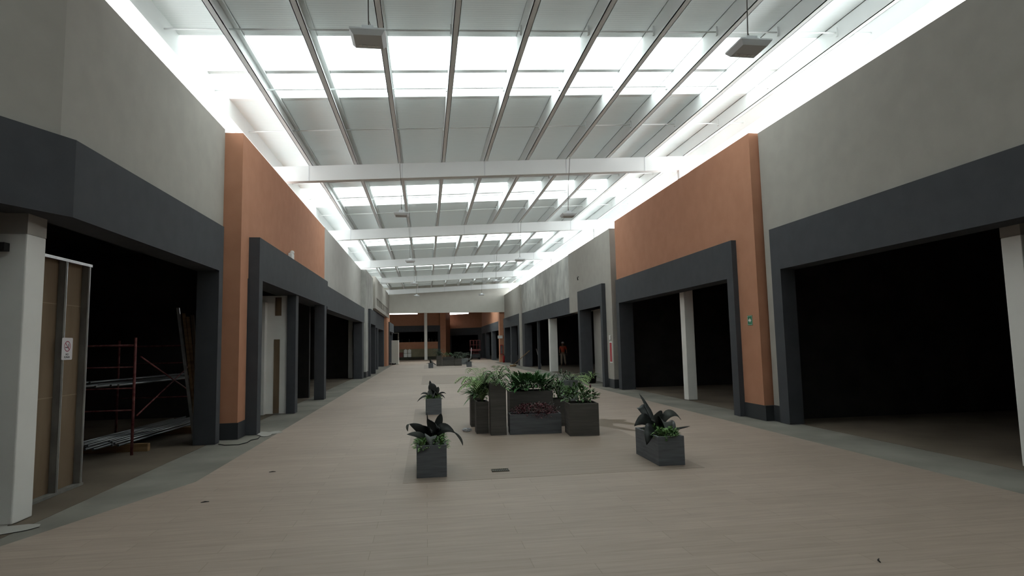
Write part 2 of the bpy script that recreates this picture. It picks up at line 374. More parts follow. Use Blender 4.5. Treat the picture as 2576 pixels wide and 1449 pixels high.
# white wall with filler patches inside the second left shop
t = thing('wall_left', 'white plaster wall with brown filler patches inside the orange wall portal', 'wall', kind='structure')
obj('panel', MB().box(-4.6, -3.44, 15.72, 15.9, 0, 2.92), M['white'], t)
obj('panel', MB().box(-13.3, -4.6, 15.72, 15.9, 0, 2.92), M['block'], t)
obj('panel', MB().box(-13.3, -3.6, 15.73, 15.9, 2.92, 4.0), M['block'], t)
obj('return', MB().box(-4.4, -3.92, 15.5, 15.72, 0, 2.75), M['white'], t)
obj('filler_patch', MB().box(-3.75, -3.61, 15.712, 15.73, .01, 1.83), M['kraft'], t)
obj('filler_patch', MB().box(-3.73, -3.58, 15.712, 15.73, 2.42, 2.88), M['kraft'], t)

# ---- columns
def column(b, label, shaft_top):
    t = thing('column', label, 'column', kind='structure')
    x0, x1, y0, y1, z1 = b
    bevel(obj('shaft', MB().box(x0, x1, y0, y1, 0, shaft_top), M['white'], t), .012)
    if z1 > shaft_top: obj('head', MB().box(x0, x1, y0, y1, shaft_top, z1), M['taupe'], t)  # upper length of the column in a darker tone than the shaft
    return t
column((-4.13, -3.87, 6.44, 6.74, 4.0), 'white square column at the left edge of the photo', 2.78)
column((7.1, 7.42, 6.2, 6.46, 4.0), 'white square column at the right edge of the photo', 2.78)
column((6.92, 7.18, 15.38, 15.66, 4.0), 'slim white column inside the portal of the right orange wall', 2.95)
column((6.86, 7.29, 33.0, 33.35, 4.0), 'white column under the mottled wall on the right', 3.05)
column((-3.97, -3.75, 32.0, 32.3, 4.0), 'grey column inside the long portal on the left', 3.1)
column((-.17, .16, 68.0, 68.3, 6.0), 'tall pale column standing on the dark platform beyond the far beam', 5.9)
column((-3.98, -3.7, 41.0, 41.3, 4.0), 'pale column under the beige overhang far left', 3.0)

# ---- roof
def zb(x): return 6.027 + .0497 * x          # underside of the beams
def zp(x): return 6.422 + .0497 * x          # underside of the purlins
def zd(x): return zp(x) + .36                # underside of the deck
SKYL = [(1.6, 3.6), (9.77, 12.36), (19.25, 21.92), (28.0, 30.7), (36.9, 39.6), (45.0, 47.6)]  # first band is out of view, added to brighten the near floor
XL, XR = -4.05, 8.1
def sheet(mb, y0, y1, x0=XL, x1=XR, dz=0, th=.05):
    if th == .05: mb.quadface([(x0, y0, zd(x0) + dz), (x0, y1, zd(x0) + dz), (x1, y1, zd(x1) + dz), (x1, y0, zd(x1) + dz)]); return
    mb.hexa([(x0, y0, zd(x0) + dz), (x1, y0, zd(x1) + dz), (x1, y1, zd(x1) + dz), (x0, y1, zd(x0) + dz), (x0, y0, zd(x0) + dz + th), (x1, y0, zd(x1) + dz + th), (x1, y1, zd(x1) + dz + th), (x0, y1, zd(x0) + dz + th)])
dk = MB(); ys = [-9.4] + [v for p in SKYL for v in p] + [53.0]
for i in range(0, len(ys), 2): sheet(dk, ys[i], ys[i + 1])
sheet(dk, -9.4, 5.0, -6.5, XL); sheet(dk, -9.4, 5.0, XR, 9.5)
S('ceiling', dk, M['deck'], 'grey ribbed roof deck between the white purlins', 'ceiling')
for i, (a, b) in enumerate(SKYL):
    t = thing('window_%d' % (i + 1), 'bright translucent skylight band across the roof, %s from the viewer' % ('unseen overhead band added to light the floor, nearest', 'first', 'second', 'third', 'fourth', 'fifth')[i], 'skylight', kind='structure')
    p = MB(); sheet(p, a, b, dz=.012, th=.006); obj('pane', p, M['skylight'], t)
    f = MB(); sheet(f, b - .13, b, dz=-.012, th=.02); sheet(f, (a + b) / 2 - .06, (a + b) / 2 + .06, dz=-.012, th=.02); obj('frame', f, M['steel'], t)
BY = [6.93, 15.7, 24.4, 33.25, 41.75, 50.8]
ordn = ['nearest, overhead', 'nearest in view', 'second in view', 'third in view', 'fourth in view', 'last, before the end wall']
for i, y in enumerate(BY):
    t = thing('roof_beam', 'white deep roof beam across the hall, %s' % ordn[i], 'beam', kind='structure')
    x0, x1 = -4.7, 8.5; b = MB()
    b.hexa([(x0, y, zb(x0)), (x1, y, zb(x1)), (x1, y + .2, zb(x1)), (x0, y + .2, zb(x0)), (x0, y, zp(x0)), (x1, y, zp(x1)), (x1, y + .2, zp(x1)), (x0, y + .2, zp(x0))])
    obj('web', b, M['steel'], t)
    for x in (-2.95, -.58, 1.6, 3.85, 6.1):
        obj('joint_strip', MB().hexa([(x - .012, y - .006, zb(x)), (x + .012, y - .006, zb(x)), (x + .012, y, zb(x)), (x - .012, y, zb(x)), (x - .012, y - .006, zp(x)), (x + .012, y - .006, zp(x)), (x + .012, y, zp(x)), (x - .012, y, zp(x))]), M['lightgrey'], t)
    if i: obj('post', MB().box(7.12, 7.22, y + .03, y + .17, 4.4, zb(7.12)), M['steel'], t)
    obj('post', MB().box(-4.4, -4.3, y + .03, y + .17, 4.4, zb(-4.4)), M['steel'], t)
PX = [-2.9 + 1.1325 * i for i in range(10)]
for i, x in enumerate(PX):
    m = MB(); y0, y1 = -9.3, 52.4; z0 = zp(x); z1 = z0 + .355; wd = .095
    m.box(x - wd / 2, x - wd / 2 + .012, y0, y1, z0, z1)
    m.box(x - wd / 2, x + wd / 2, y0, y1, z0, z0 + .012); m.box(x - wd / 2, x + wd / 2, y0, y1, z1 - .012, z1)
    m.box(x + wd / 2 - .01, x + wd / 2, y0, y1, z0, z0 + .05); m.box(x + wd / 2 - .01, x + wd / 2, y0, y1, z1 - .05, z1)
    S('roof_purlin', m, M['steel'], 'white lengthwise roof purlin, number %d counted from the left wall' % (i + 1), 'purlin')
for x, lab in ((-3.93, 'left'), (8.0, 'right')):
    z0 = zp(x) ; m = MB().box(x - .09, x + .09, 5.0 if lab == 'x' else -9.3, 52.4, z0, z0 + .42)
    S('roof_purlin', m, M['steel'], 'white edge purlin beside the open gap above the %s wall' % lab, 'purlin')
for i, y in enumerate(BY[:-1]):
    L = (BY[i + 1] - y) / 4
    for q in (1, 2, 3):
        yy = y + L * q + .1; m = MB(); m.tube([(-3.9, yy, zp(-3.9) + .17), (7.95, yy, zp(7.95) + .17)], .014, 6)
        for x in PX: m.box(x - .075, x - .048, yy - .02, yy + .02, zp(x) + .10, zp(x) + .26)
        S('tie_rod', m, M['steel'], 'thin white tie rod across the purlins, %s rod of roof bay %d' % (('first', 'middle', 'last')[q - 1], i + 1), 'rod')
slab('wall_left', (-6.6, -5.65, -9.3, 5.0, 5.6, 7.2), M['taupe'], 'upper wall closing the roof edge at the near left', 'wall')
slab('wall_right', (8.05, 8.3, -9.3, 4.6, 4.3, 7.4), M['taupe'], 'upper wall closing the roof edge at the near right', 'wall')
# ---- end wall over the far opening
S('wall_far', MB().hexa([(-3.7, 52.4, 4.42), (8.2, 52.4, 4.38), (8.2, 52.65, 4.38), (-3.7, 52.65, 4.42), (-3.7, 52.4, 7.0), (8.2, 52.4, 7.3), (8.2, 52.65, 7.3), (-3.7, 52.65, 7.0)]), M['bulkhead'], 'pale beige end wall hanging above the far opening', 'wall')
# ---- hall beyond the opening
slab('ceiling', (-14, 17, 52.66, 55.2, 5.9, 6.1), M['deck'], 'grey ceiling strip just behind the end wall', 'ceiling')
slab('ceiling', (-14, 17, 60.5, 76.0, 5.9, 6.1), M['deck'], 'grey ceiling of the hall beyond the far beam', 'ceiling')
slab('ceiling', (-14, -3.2, 55.2, 60.5, 5.9, 6.1), M['deck'], 'grey ceiling left of the added skylight', 'ceiling')
slab('ceiling', (6.4, 17, 55.2, 60.5, 5.9, 6.1), M['deck'], 'grey ceiling right of the added skylight', 'ceiling')
slab('window_9', (-3.2, 6.4, 55.2, 60.5, 6.0, 6.01), M['skylight'], 'translucent skylight added unseen in the ceiling to light the hall beyond the end wall', 'skylight')  # out of sight, added to light the far hall
WF = MB().box(-8, -.95, 71, 71.3, 3.2, 5.26).box(-.95, 1.65, 71, 71.3, 3.2, 6.2)
S('wall_far', WF, M['orange'], 'orange wall above the far shop with the low parapet', 'wall')
S('wall_far', MB().prism([(1.62, 70.5), (2.3, 70.5), (2.95, 74), (1.62, 74)], 0, 6.2), M['orange'], 'orange corner pier between the two far shops', 'wall')
WF = MB().prism([(2.95, 75.6), (6.7, 72.0), (6.95, 72.2), (3.1, 75.9)], 3.6, 5.36).prism([(5.2, 73.44), (6.7, 72.0), (6.95, 72.2), (5.4, 73.7)], 5.3, 6.2)
S('wall_far', WF, M['orange'], 'slanting orange wall at the far right corner', 'wall')
WF = MB().box(6.68, 7.0, 53.9, 72.1, 3.6, 6.2)
S('wall_right', WF, M['orange'], 'orange upper wall on the right beyond the far beam', 'wall')
S('wall_right', MB().box(6.45, 7.2, 52.7, 53.5, 0, 5.9), M['orange'], 'orange pier on the right under the far beam with hose cabinet', 'wall')
slab('wall_left', (-3.9, -3.5, 53.2, 60, 3.6, 6.0), M['orange'], 'orange upper wall on the left beyond the far beam', 'wall')
portal(11, 'dark portal on the left just beyond the far beam', [
    ('lintel', MB().box(-3.8, -3.1, 52.9, 60, 2.9, 3.7)), ('jamb', MB().box(-3.8, -3.1, 52.9, 53.3, 0, 2.9)), ('jamb', MB().box(-3.8, -3.2, 59.4, 60, 0, 2.9))])
portal(12, 'dark portal of the far shop with the low orange parapet', [
    ('lintel', MB().box(-8, 1.65, 70.45, 71.0, 3.2, 3.9)), ('jamb', MB().box(1.38, 1.66, 70.45, 71, 0, 3.2))])
portal(13, 'dark portal in the slanting far right wall', [
    ('lintel', MB().prism([(3.0, 75.3), (6.6, 71.8), (6.7, 72.0), (3.1, 75.5)], 2.75, 3.62)),
    ('jamb', MB().prism([(6.2, 72.2), (6.6, 71.8), (6.7, 72.0), (6.3, 72.4)], 0, 2.75)),
    ('jamb', MB().box(2.95, 3.15, 75.3, 75.6, 0, 2.75))])
portal(14, 'dark portal row on the right beyond the far beam', [
    ('lintel', MB().box(6.6, 6.75, 53.8, 72, 2.85, 3.68)), ('jamb', MB().box(6.6, 7.0, 53.8, 54.6, 0, 2.85)), ('jamb', MB().box(6.6, 7.0, 60.2, 61.2, 0, 2.85)), ('jamb', MB().box(6.6, 7.0, 66.4, 67.8, 0, 2.85)), ('jamb', MB().box(6.6, 7.0, 71.2, 72, 0, 2.85))])
slab('wall_far', (-8, 1.38, 70.6, 70.9, 1.22, 2.02), M['orange'], 'low orange parapet across the far shop front', 'wall')
slab('wall_far', (-8, 1.38, 70.62, 70.9, .3, 1.22), M['olive'], 'olive grey lower band of the far parapet', 'wall')
slab('wall_far', (-14, 17, 86, 86.3, -.1, 4.25), M['block'], 'dark back wall of the far shops', 'wall')
S('ceiling', MB().prism([(-14, 71.35), (2.35, 71.35), (2.9, 75.95), (6.98, 72.3), (17, 72.3), (17, 86), (-14, 86)], 3.95, 4.2), M['black'], 'dark ceiling of the far shops', 'ceiling')
slab('wall_left', (-9, -8.7, 54, 86, -.1, 6.2), M['block'], 'dark side wall of the hall beyond the far beam on the left', 'wall')
slab('wall_right', (12.4, 12.7, 52.8, 86, -.1, 4.2), M['block'], 'dark back wall of the shops on the right beyond the far beam', 'wall')
slab('ceiling_right', (7.0, 12.6, 52.7, 72, 3.7, 4.0), M['black'], 'dark ceiling of the shops on the right beyond the far beam', 'ceiling')
S('floor', MB().box(-8, 1.3, 69.5, 70.62, 0, .31), M['darkwood'], 'dark low platform in front of the far parapet', 'platform')

# ================================================================== THINGS
# ---- pendant high-bay lamps
def make_pendant(dx, zt):
    t = thing('pendant_lamp', '', 'lamp', group='square pendant lamps hung from the roof purlins')
    h = MB(); a, b = .19, .15
    h.hexa([(-b, -b, -.05), (b, -b, -.05), (b, b, -.05), (-b, b, -.05), (-a, -a, .0), (a, -a, 0), (a, a, 0), (-a, a, 0)])
    h.box(-a, a, -a, a, 0, .018); hs = obj('housing', h, M['lightgrey'], t)
    bevel(obj('driver_box', MB().box(-.065, .065, -.10, .10, .018, .095), M['lightgrey'], t), .006)
    c = MB().tube([(0, 0, .09), (dx * .3, 0, .8), (dx, 0, zt - .06)], .007, 6)
    c.tube([(0, .0, .095), (.02, 0, .14), (0, 0, .2)], .004, 5); cb_ = obj('cable', c, M['darkgalv'], t)
    obj('hook', MB().tube([(dx, 0, zt - .06), (dx + .025, 0, zt - .035), (dx, 0, zt + .001)], .006, 5), M['galv'], cb_)
    for i in range(5):
        x = -.095 + i * .048; obj('lens', MB().box(x - .019, x + .019, .065, .105, -.058, -.048), M['lens'], hs)
    return t
pend = [(-.6, 6.5, 'square pendant lamp hanging at the upper left of the photo'), (3.77, 6.28, 'square pendant lamp hanging at the upper right of the photo'),
        (-.6, 15.55, 'square pendant lamp hanging on the left just past the nearest beam'), (3.8, 15.45, 'square pendant lamp hanging on the right just past the nearest beam'),
        (-.6, 24.25, 'square pendant lamp, third one back in the left row'), (3.82, 24.0, 'square pendant lamp, third one back in the right row'),
        (-.6, 33.1, 'square pendant lamp, fourth one back in the left row'), (3.8, 32.3, 'square pendant lamp, fourth one back in the right row'),
        (-.6, 41.4, 'square pendant lamp before the end wall, left row'), (3.82, 41.0, 'square pendant lamp before the end wall, right row')]
PL, PR = make_pendant(-.035, zp(-.635) - 5.0), make_pendant(.09, zp(3.895) - 5.0)
for i, (x, y, lab) in enumerate(pend):
    if i < 2: (PL, PR)[i].location = (x, y, 5.0); (PL, PR)[i]['label'] = lab
    else: dup((PL, PR)[i % 2], (x, y, 5.0), 0, lab)

# ---- plants and planters
def frond(mb, base, az, ln, up, droop, nl, ll, lw, rnd=.15):
    base = Vector(base); d = Vector((math.cos(az), math.sin(az), 0))
    p1 = base + d * ln * .45 + Vector((0, 0, up)); p2 = base + d * ln + Vector((0, 0, up - droop))
    pts = []
    for k in range(nl + 1):
        t = k / nl; pts.append(base * (1 - t) ** 2 + p1 * 2 * t * (1 - t) + p2 * t * t)
    mb.tube(pts, [.006 * (1 - .7 * q / nl) for q in range(nl + 1)], 4, False)
    for k in range(2, nl + 1):
        t = k / nl; tan = (pts[k] - pts[k - 1]).normalized(); sd = tan.cross(Vector((0, 0, 1))).normalized()
        L = ll * (math.sin(PI * (.15 + .8 * t)) ** .7) * random.uniform(1 - rnd, 1 + rnd)
        for s in (-1, 1):
            q = pts[k] + sd * s * L * .5 + tan * L * .35 + Vector((0, 0, .02)); r = pts[k] + sd * s * L * .85 + tan * L * .6 - Vector((0, 0, L * .3))
            mb.leaf(pts[k], q, r, lw, .2, 3)
def strap(mb, c, n, ln, w_, elev=(.3, 1.3), droop=.5, rnd=random):
    for i in range(n):
        az = rnd.uniform(0, 2 * PI); el = rnd.uniform(*elev); L = ln * rnd.uniform(.6, 1.1)
        d = Vector((math.cos(az) * math.cos(el), math.sin(az) * math.cos(el), math.sin(el)))
        p1 = Vector(c) + d * L * .6; p2 = Vector(c) + d * L + Vector((math.cos(az), math.sin(az), 0)) * L * .15 - Vector((0, 0, L * droop * math.cos(el)))
        mb.leaf(c, p1, p2, w_, .25, 5)
def bush(mb, c, r, n, ll, lw, up=.4):
    for i in range(n):
        th = random.uniform(0, 2 * PI); z = random.uniform(-.25, 1); rr = math.sqrt(max(0, 1 - z * z * .9)) * random.uniform(.55, 1)
        d = Vector((math.cos(th) * rr, math.sin(th) * rr, z)); p = Vector((c[0] + d.x * r[0], c[1] + d.y * r[1], c[2] + d.z * r[2] * random.uniform(.7, 1)))
        o = Vector((d.x, d.y, d.z * .5 + up)) + Vector((random.uniform(-.6, .6), random.uniform(-.6, .6), random.uniform(-.4, .4))); o.normalize()
        L = ll * random.uniform(.6, 1.2)
        mb.leaf(p, p + o * L * .6 + Vector((0, 0, .1 * L)), p + o * L - Vector((0, 0, L * .3)), lw * random.uniform(.7, 1.2), .2, 3)
def stems(mb, c, r, n):
    for i in range(n):
        a = random.uniform(0, 2 * PI); q = random.uniform(.2, .9)
        mb.tube([(c[0] + .3 * r[0] * math.cos(a), c[1] + .3 * r[1] * math.sin(a), c[2] - r[2] * .5), (c[0] + r[0] * q * math.cos(a), c[1] + r[1] * q * math.sin(a), c[2] + r[2] * .5)], .005, 4)
def box_planter(t, sx, sy, h, m, wall=.03, soil=.05):
    b = MB(); x, y = sx / 2, sy / 2
    o_ = [(-x, -y), (x, -y), (x, y), (-x, y)]; i_ = [(-x + wall, -y + wall), (x - wall, -y + wall), (x - wall, y - wall), (-x + wall, y - wall)]
    v = [(p[0], p[1], 0) for p in o_] + [(p[0], p[1], h) for p in o_] + [(p[0], p[1], h) for p in i_] + [(p[0], p[1], h - soil - .03) for p in i_]
    f = [(3, 2, 1, 0), (15, 14, 13, 12)[::-1]]
    for k in range(4):
        j = (k + 1) % 4; f += [(k, j, 4 + j, 4 + k), (4 + k, 4 + j, 8 + j, 8 + k), (8 + k, 8 + j, 12 + j, 12 + k)]
    b.v = v; b.f = f; b.sm = [False] * len(f)
    bevel(obj('box', b, m, t), .005)
    obj('soil', MB().box(-x + wall, x - wall, -y + wall, y - wall, h - soil - .02, h - soil), M['soil'], t)
    return t
def planter(label, loc, sx, sy, h, m, rz=0, group=None):
    t = thing('planter', label, 'planter', loc, rz, group); return box_planter(t, sx, sy, h, m)
def nest_leaves(t, L):
    for (p0, p1, p2, wd, mk) in L:
        m = MB(); d = Vector(p2) - Vector(p0); nrm = Vector((random.uniform(-.3, .3), -.85, random.uniform(.35, .6)))
        sd = d.cross(nrm)
        m.leaf(p0, p1, p2, wd * (1.15 if wd > .06 else 1), .22, 12, tipw=.02, side=sd, belly=.5); o = obj('leaf', m, M[mk], t)
        s_ = o.modifiers.new('thickness', 'SOLIDIFY'); s_.thickness = .003
# small planter A (left front)
GA = 'small slate planters with dark broad-leaved plants'
t = planter('small slate planter with blackish drooping plant, nearest on the left', (.055, 7.95, 0), .365, .84, .385, M['slate'], .01, GA)
H = .36; yb = -.12
nest_leaves(t, [
    ((-.02, yb, H), (-.10, yb - .05, H + .22), (-.27, yb - .1, H + .27), .10, 'nest'),
    ((-.27, yb - .1, H + .268), (-.31, yb - .12, H + .26), (-.29, yb - .12, H + .18), .03, 'nestpale'),
    ((-.05, yb, H), (-.10, yb - .12, H + .16), (-.30, yb - .15, H + .15), .07, 'nestpale'),
    ((0, yb, H), (-.03, yb - .1, H + .34), (.0, yb - .16, H + .15), .15, 'nest'),
    ((.01, yb, H), (.02, yb + .02, H + .42), (.10, yb - .08, H + .16), .17, 'nest'),
    ((.02, yb, H), (.12, yb + .05, H + .28), (.13, yb + .02, H + .37), .09, 'nest'),
    ((.0, yb, H), (.14, yb - .05, H + .30), (.30, yb - .1, H + .13), .12, 'nest'),
    ((.28, yb - .09, H + .15), (.38, yb - .12, H + .08), (.39, yb - .13, H - .02), .03, 'nestpale'),
    ((.0, yb, H), (-.02, yb - .2, H + .22), (-.01, yb - .27, H + .0), .13, 'nestpale'),
    ((.02, yb, H), (.05, yb - .18, H + .1), (.07, yb - .28, H - .0), .12, 'nestpale'),
    ((.0, yb, H), (0, yb + .1, H + .3), (.02, yb + .3, H + .22), .1, 'nest'),
    ((-.02, yb + .05, H), (-.04, yb + .05, H + .25), (-.05, yb + .05, H + .39), .02, 'nest')])
f = MB()
for c in ((-.1, -.2), (.1, -.15), (-.1, .1), (.1, .15), (0, .3), (.08, -.3), (-.1, -.32)): bush(f, (c[0], c[1], H - .01), (.10, .11, .10), 75, .07, .032)
obj('foliage', f, M['cover'], t)
# small planter B (right front)
t = planter('small slate planter with blackish spreading plant, on the right', (3.12, 7.95, 0), .35, .90, .37, M['slate'], -.02, GA)
H = .345; yb = .02; nl = [
    ((-.02, yb, H), (-.2, yb, H + .30), (-.36, yb - .1, H + .12), .15, 'nest'),
    ((-.03, yb - .1, H), (-.22, yb - .22, H + .20), (-.27, yb - .3, H - .10), .15, 'nest'),
    ((-.02, yb, H), (-.14, yb + .15, H + .42), (-.20, yb + .2, H + .31), .13, 'nest'),
    ((-.02, yb, H + .0), (-.06, yb + .1, H + .3), (-.16, yb + .25, H + .52), .06, 'nest'),
    ((0, yb, H), (-.03, yb - .15, H + .36), (-.16, yb - .2, H + .2), .18, 'nestpale'),
    ((.0, yb, H), (.05, yb + .05, H + .36), (.0, yb - .12, H + .25), .14, 'nest'),
    ((.0, yb, H), (.06, yb - .12, H + .32), (.02, yb - .32, H + .02), .17, 'nestpale'),
    ((.02, yb, H), (.10, yb - .1, H + .42), (.32, yb - .05, H + .17), .10, 'nestpale'),
    ((.02, yb, H), (.14, yb - .15, H + .24), (.12, yb - .3, H + .02), .13, 'nest'),
    ((.02, yb, H), (.22, yb - .1, H + .06), (.42, yb - .1, H + .09), .03, 'nest'),
    ((.0, yb + .1, H), (0, yb + .3, H + .25), (.03, yb + .5, H + .1), .12, 'nest')]
nest_leaves(t, nl)
f = MB()
for c in ((-.07, -.3), (.08, -.28), (.08, -.1), (-.08, .0), (0, .2), (.06, .3), (0, -.36)): bush(f, (c[0], c[1], H - .0), (.10, .11, .10), 75, .07, .032)
obj('foliage', f, M['cover'], t)
# small planter C (left, further back)
t = planter('small slate planter with blackish plant, behind the nearest left one', (.165, 14.6, 0), .365, .8, .37, M['slate'], 0, GA)
H = .35; yb = -.1
nest_leaves(t, [
    ((0, yb, H), (-.02, yb, H + .3), (-.06, yb, H + .36), .17, 'nest'), ((0, yb, H), (-.06, yb + .05, H + .3), (-.08, yb + .05, H + .42), .07, 'nest'),
    ((0, yb, H), (.06, yb - .05, H + .28), (.04, yb - .1, H + .12), .18, 'nest'), ((.02, yb, H), (.1, yb, H + .2), (.12, yb, H + .27), .09, 'nest'),
    ((0, yb, H), (-.12, yb - .1, H + .25), (-.14, yb - .15, H + .08), .13, 'nestpale'), ((0, yb, H), (-.2, yb - .05, H + .20), (-.30, yb - .05, H + .1), .05, 'nest'),
    ((0, yb, H), (-.2, yb - .1, H + .16), (-.38, yb - .1, H - .06), .05, 'nest'), ((0, yb, H), (.2, yb - .05, H + .2), (.30, yb - .05, H + .1), .04, 'nest'),
    ((0, yb, H), (.18, yb - .1, H + .16), (.27, yb - .1, H + .0), .05, 'nest'), ((0, yb, H), (0, yb + .2, H + .35), (.0, yb + .3, H + .15), .12, 'nest'),
    ((0, yb, H), (-.02, yb - .15, H + .2), (0, yb - .25, H + .02), .12, 'nest')])
f = MB()
for c in ((-.1, -.28), (.1, -.25), (0, -.1), (0, .2)): bush(f, (c[0], c[1], H), (.1, .1, .08), 60, .07, .03)
obj('foliage', f, M['cover'], t)

# centre group
GC = 'grouped grey planters in the middle of the floor'
t = planter('tall narrow grey planter at the front left of the planter group', (1.26, 10.84, 0), .28, .36, .91, M['brownstone'], -.02, GC)
f = MB(); c = (0, .02, .86)
for i in range(11): frond(f, c, i * .6 + .3, random.uniform(.22, .42), random.uniform(.2, .5), random.uniform(.15, .32), 11, .12, .026)
obj('foliage', f, M['leaf'], t)
t = planter('medium grey planter at the left of the planter group with palms', (1.0, 11.12, 0), .225, .36, .57, M['brownstone'], 0, GC)
f = MB(); c = (.02, .05, .54)
for i in range(26): frond(f, c, 1.2 + i * .52, random.uniform(.22, .52), random.uniform(.35, .80), random.uniform(.12, .34), 15, .17, .019)
obj('palm_fronds', f, M['fern'], t)
f = MB(); bush(f, (.04, -.02, .68), (.17, .18, .2), 260, .10, .03); obj('foliage', f, M['leaf'], t)
t = planter('medium grey planter half hidden at the far left of the planter group', (.98, 12.05, 0), .24, .36, .59, M['brownstone'], 0, GC)
f = MB()
for p in ((-.03, 0, .58), (.05, .02, .62), (.0, -.05, .70)): strap(f, p, 30, .36, .03, (-.1, 1.3), .35)
f.tube([(0, 0, .5), (-.02, 0, .72)], .01, 5); obj('foliage', f, M['xan'], t)
t = planter('low wide grey planter with dark red leaves at the front of the planter group', (1.925, 10.83, 0), .92, .4, .35, M['slate'], -.06, GC)
f = MB(); bush(f, (.0, -.02, .35), (.46, .20, .17), 520, .05, .03); bush(f, (.12, -.2, .30), (.13, .05, .12), 60, .045, .026)
obj('foliage', f, M['redleaf'], t)
f = MB(); bush(f, (.1, -.05, .40), (.38, .15, .14), 50, .06, .025); obj('foliage', f, M['nestpale'], t)
t = planter('large wide grey planter with deep green lobed leaves at the back of the planter group', (1.97, 11.55, 0), .82, .52, .70, M['brownstone'], -.03, GC)
f = MB(); bush(f, (0, 0, .74), (.45, .29, .23), 620, .11, .055, .3)
for i in range(80):
    a = random.uniform(0, 2 * PI); r_ = random.uniform(0, .36); b0 = Vector((r_ * math.cos(a), .6 * r_ * math.sin(a), .74)); el = random.uniform(.45, 1.25)
    d = Vector((math.cos(a) * math.cos(el), math.sin(a) * math.cos(el), math.sin(el))); tip = b0 + d * random.uniform(.18, .30)
    f.tube([b0, tip], .004, 4); sd = d.cross(Vector((0, 0, 1))).normalized()
    for q in (-1, -.5, 0, .5, 1):
        e2 = (d + sd * q * 1.1).normalized(); f.leaf(tip - d * .05, tip + e2 * .06, tip + e2 * .12 - Vector((0, 0, .02)), .028, .15, 3)
obj('foliage', f, M['xan'], t)
t = planter('dark grey planter squeezed between the low planter and the square one', (2.56, 11.65, 0), .30, .36, .52, M['brownstone'], 0, GC)
f = MB(); bush(f, (-.03, 0, .60), (.2, .2, .26), 150, .12, .04)
for i in range(8): frond(f, (0, 0, .5), i * .8, random.uniform(.2, .34), random.uniform(.3, .6), random.uniform(.1, .2), 11, .1, .02)
obj('foliage', f, M['leaf'], t)
t = planter('tall narrow grey planter at the back right of the planter group', (2.85, 12.1, 0), .36, .34, .84, M['pale'], 0, GC)
f = MB()
for i in range(9): frond(f, (.05, 0, .8), i * .7, random.uniform(.25, .45), random.uniform(.12, .3), random.uniform(.1, .3), 11, .1, .014)
bush(f, (-.1, -.1, .86), (.2, .16, .16), 90, .09, .03)
obj('foliage', f, M['dullleaf'], t)
f = MB()
for i in range(7): frond(f, (.12, .05, .8), -1.1 + i * .4, random.uniform(.35, .55), random.uniform(.1, .26), random.uniform(.1, .25), 13, .11, .012)
obj('palm_fronds', f, M['fern'], t)
t = planter('large square grey planter with bushy plant at the right of the planter group', (2.70, 10.46, 0), .51, .56, .55, M['brownstone'], -.07, GC)
f = MB(); bush(f, (-.08, .02, .62), (.25, .2, .22), 200, .10, .05); bush(f, (.16, 0, .60), (.14, .14, .16), 70, .10, .055); stems(f, (0, 0, .6), (.2, .2, .14), 12)
f.tube([(.1, -.02, .5), (.17, -.03, .8)], .005, 5)
obj('foliage', f, M['leaf'], t)
f = MB(); f.ball((.17, -.03, .825), (.018, .018, .032)); obj('flower_bud', f, M['redleaf'], t)
# far group
GF = 'far planter group before the end wall'
for (lab, x, y, sx, sy, h, mk, fo) in (
        ('small far slate planter standing alone at the left of the far group', .335, 43.5, .33, .8, .36, 'slate', 'nest'),
        ('small far slate planter standing alone at the right of the far group', 3.08, 43.8, .33, .8, .38, 'slate', 'nest'),
        ('tall dark planter at the left of the far planter group', 1.01, 47.2, .42, .4, .80, 'brownstone', 'dullleaf'),
        ('low wide dark planter at the front of the far planter group', 1.70, 47.1, .92, .4, .40, 'brownstone', None),
        ('wide dark planter at the back of the far planter group', 1.72, 47.7, .9, .5, .68, 'brownstone', 'xan'),
        ('square dark planter at the right of the far planter group', 2.45, 47.0, .56, .56, .52, 'brownstone', 'dullleaf'),
        ('pale grey planter behind the right end of the far planter group', 3.12, 49.4, .5, .4, .50, 'pale', 'dullleaf')):
    t = planter(lab, (x, y, 0), sx, sy, h, M[mk], 0, GF)
    if fo is None: continue
    f = MB()
    if fo == 'nest': strap(f, (0, 0, h - .05), 16, .4, .09, (.1, 1.4), .5)
    else: bush(f, (0, 0, h + .05), (sx * .5, sy * .5, .24), 70, .16, .06)
    if fo == 'dullleaf':
        for i in range(9): frond(f, (0, 0, h), i * .7, .5, random.uniform(.3, .75), .3, 8, .2, .03)
    obj('foliage', f, M[fo], t)
# nursery pot on the right strip
t = thing('potted_plant', 'black nursery pot with pale green leaves beside the right portal', 'plant', (6.45, 24.0 - .9, 0))
p = MB().tube([(0, 0, 0), (0, 0, .26), (0, 0, .28)], [.13, .17, .175], 14); obj('pot', p, M['black'], t)
f = MB(); strap(f, (0, 0, .26), 40, .40, .03, (.1, 1.1), .6); strap(f, (-.25, -.1, .03), 36, .45, .03, (.4, 1.3), .4); obj('foliage', f, M['fern'], t)

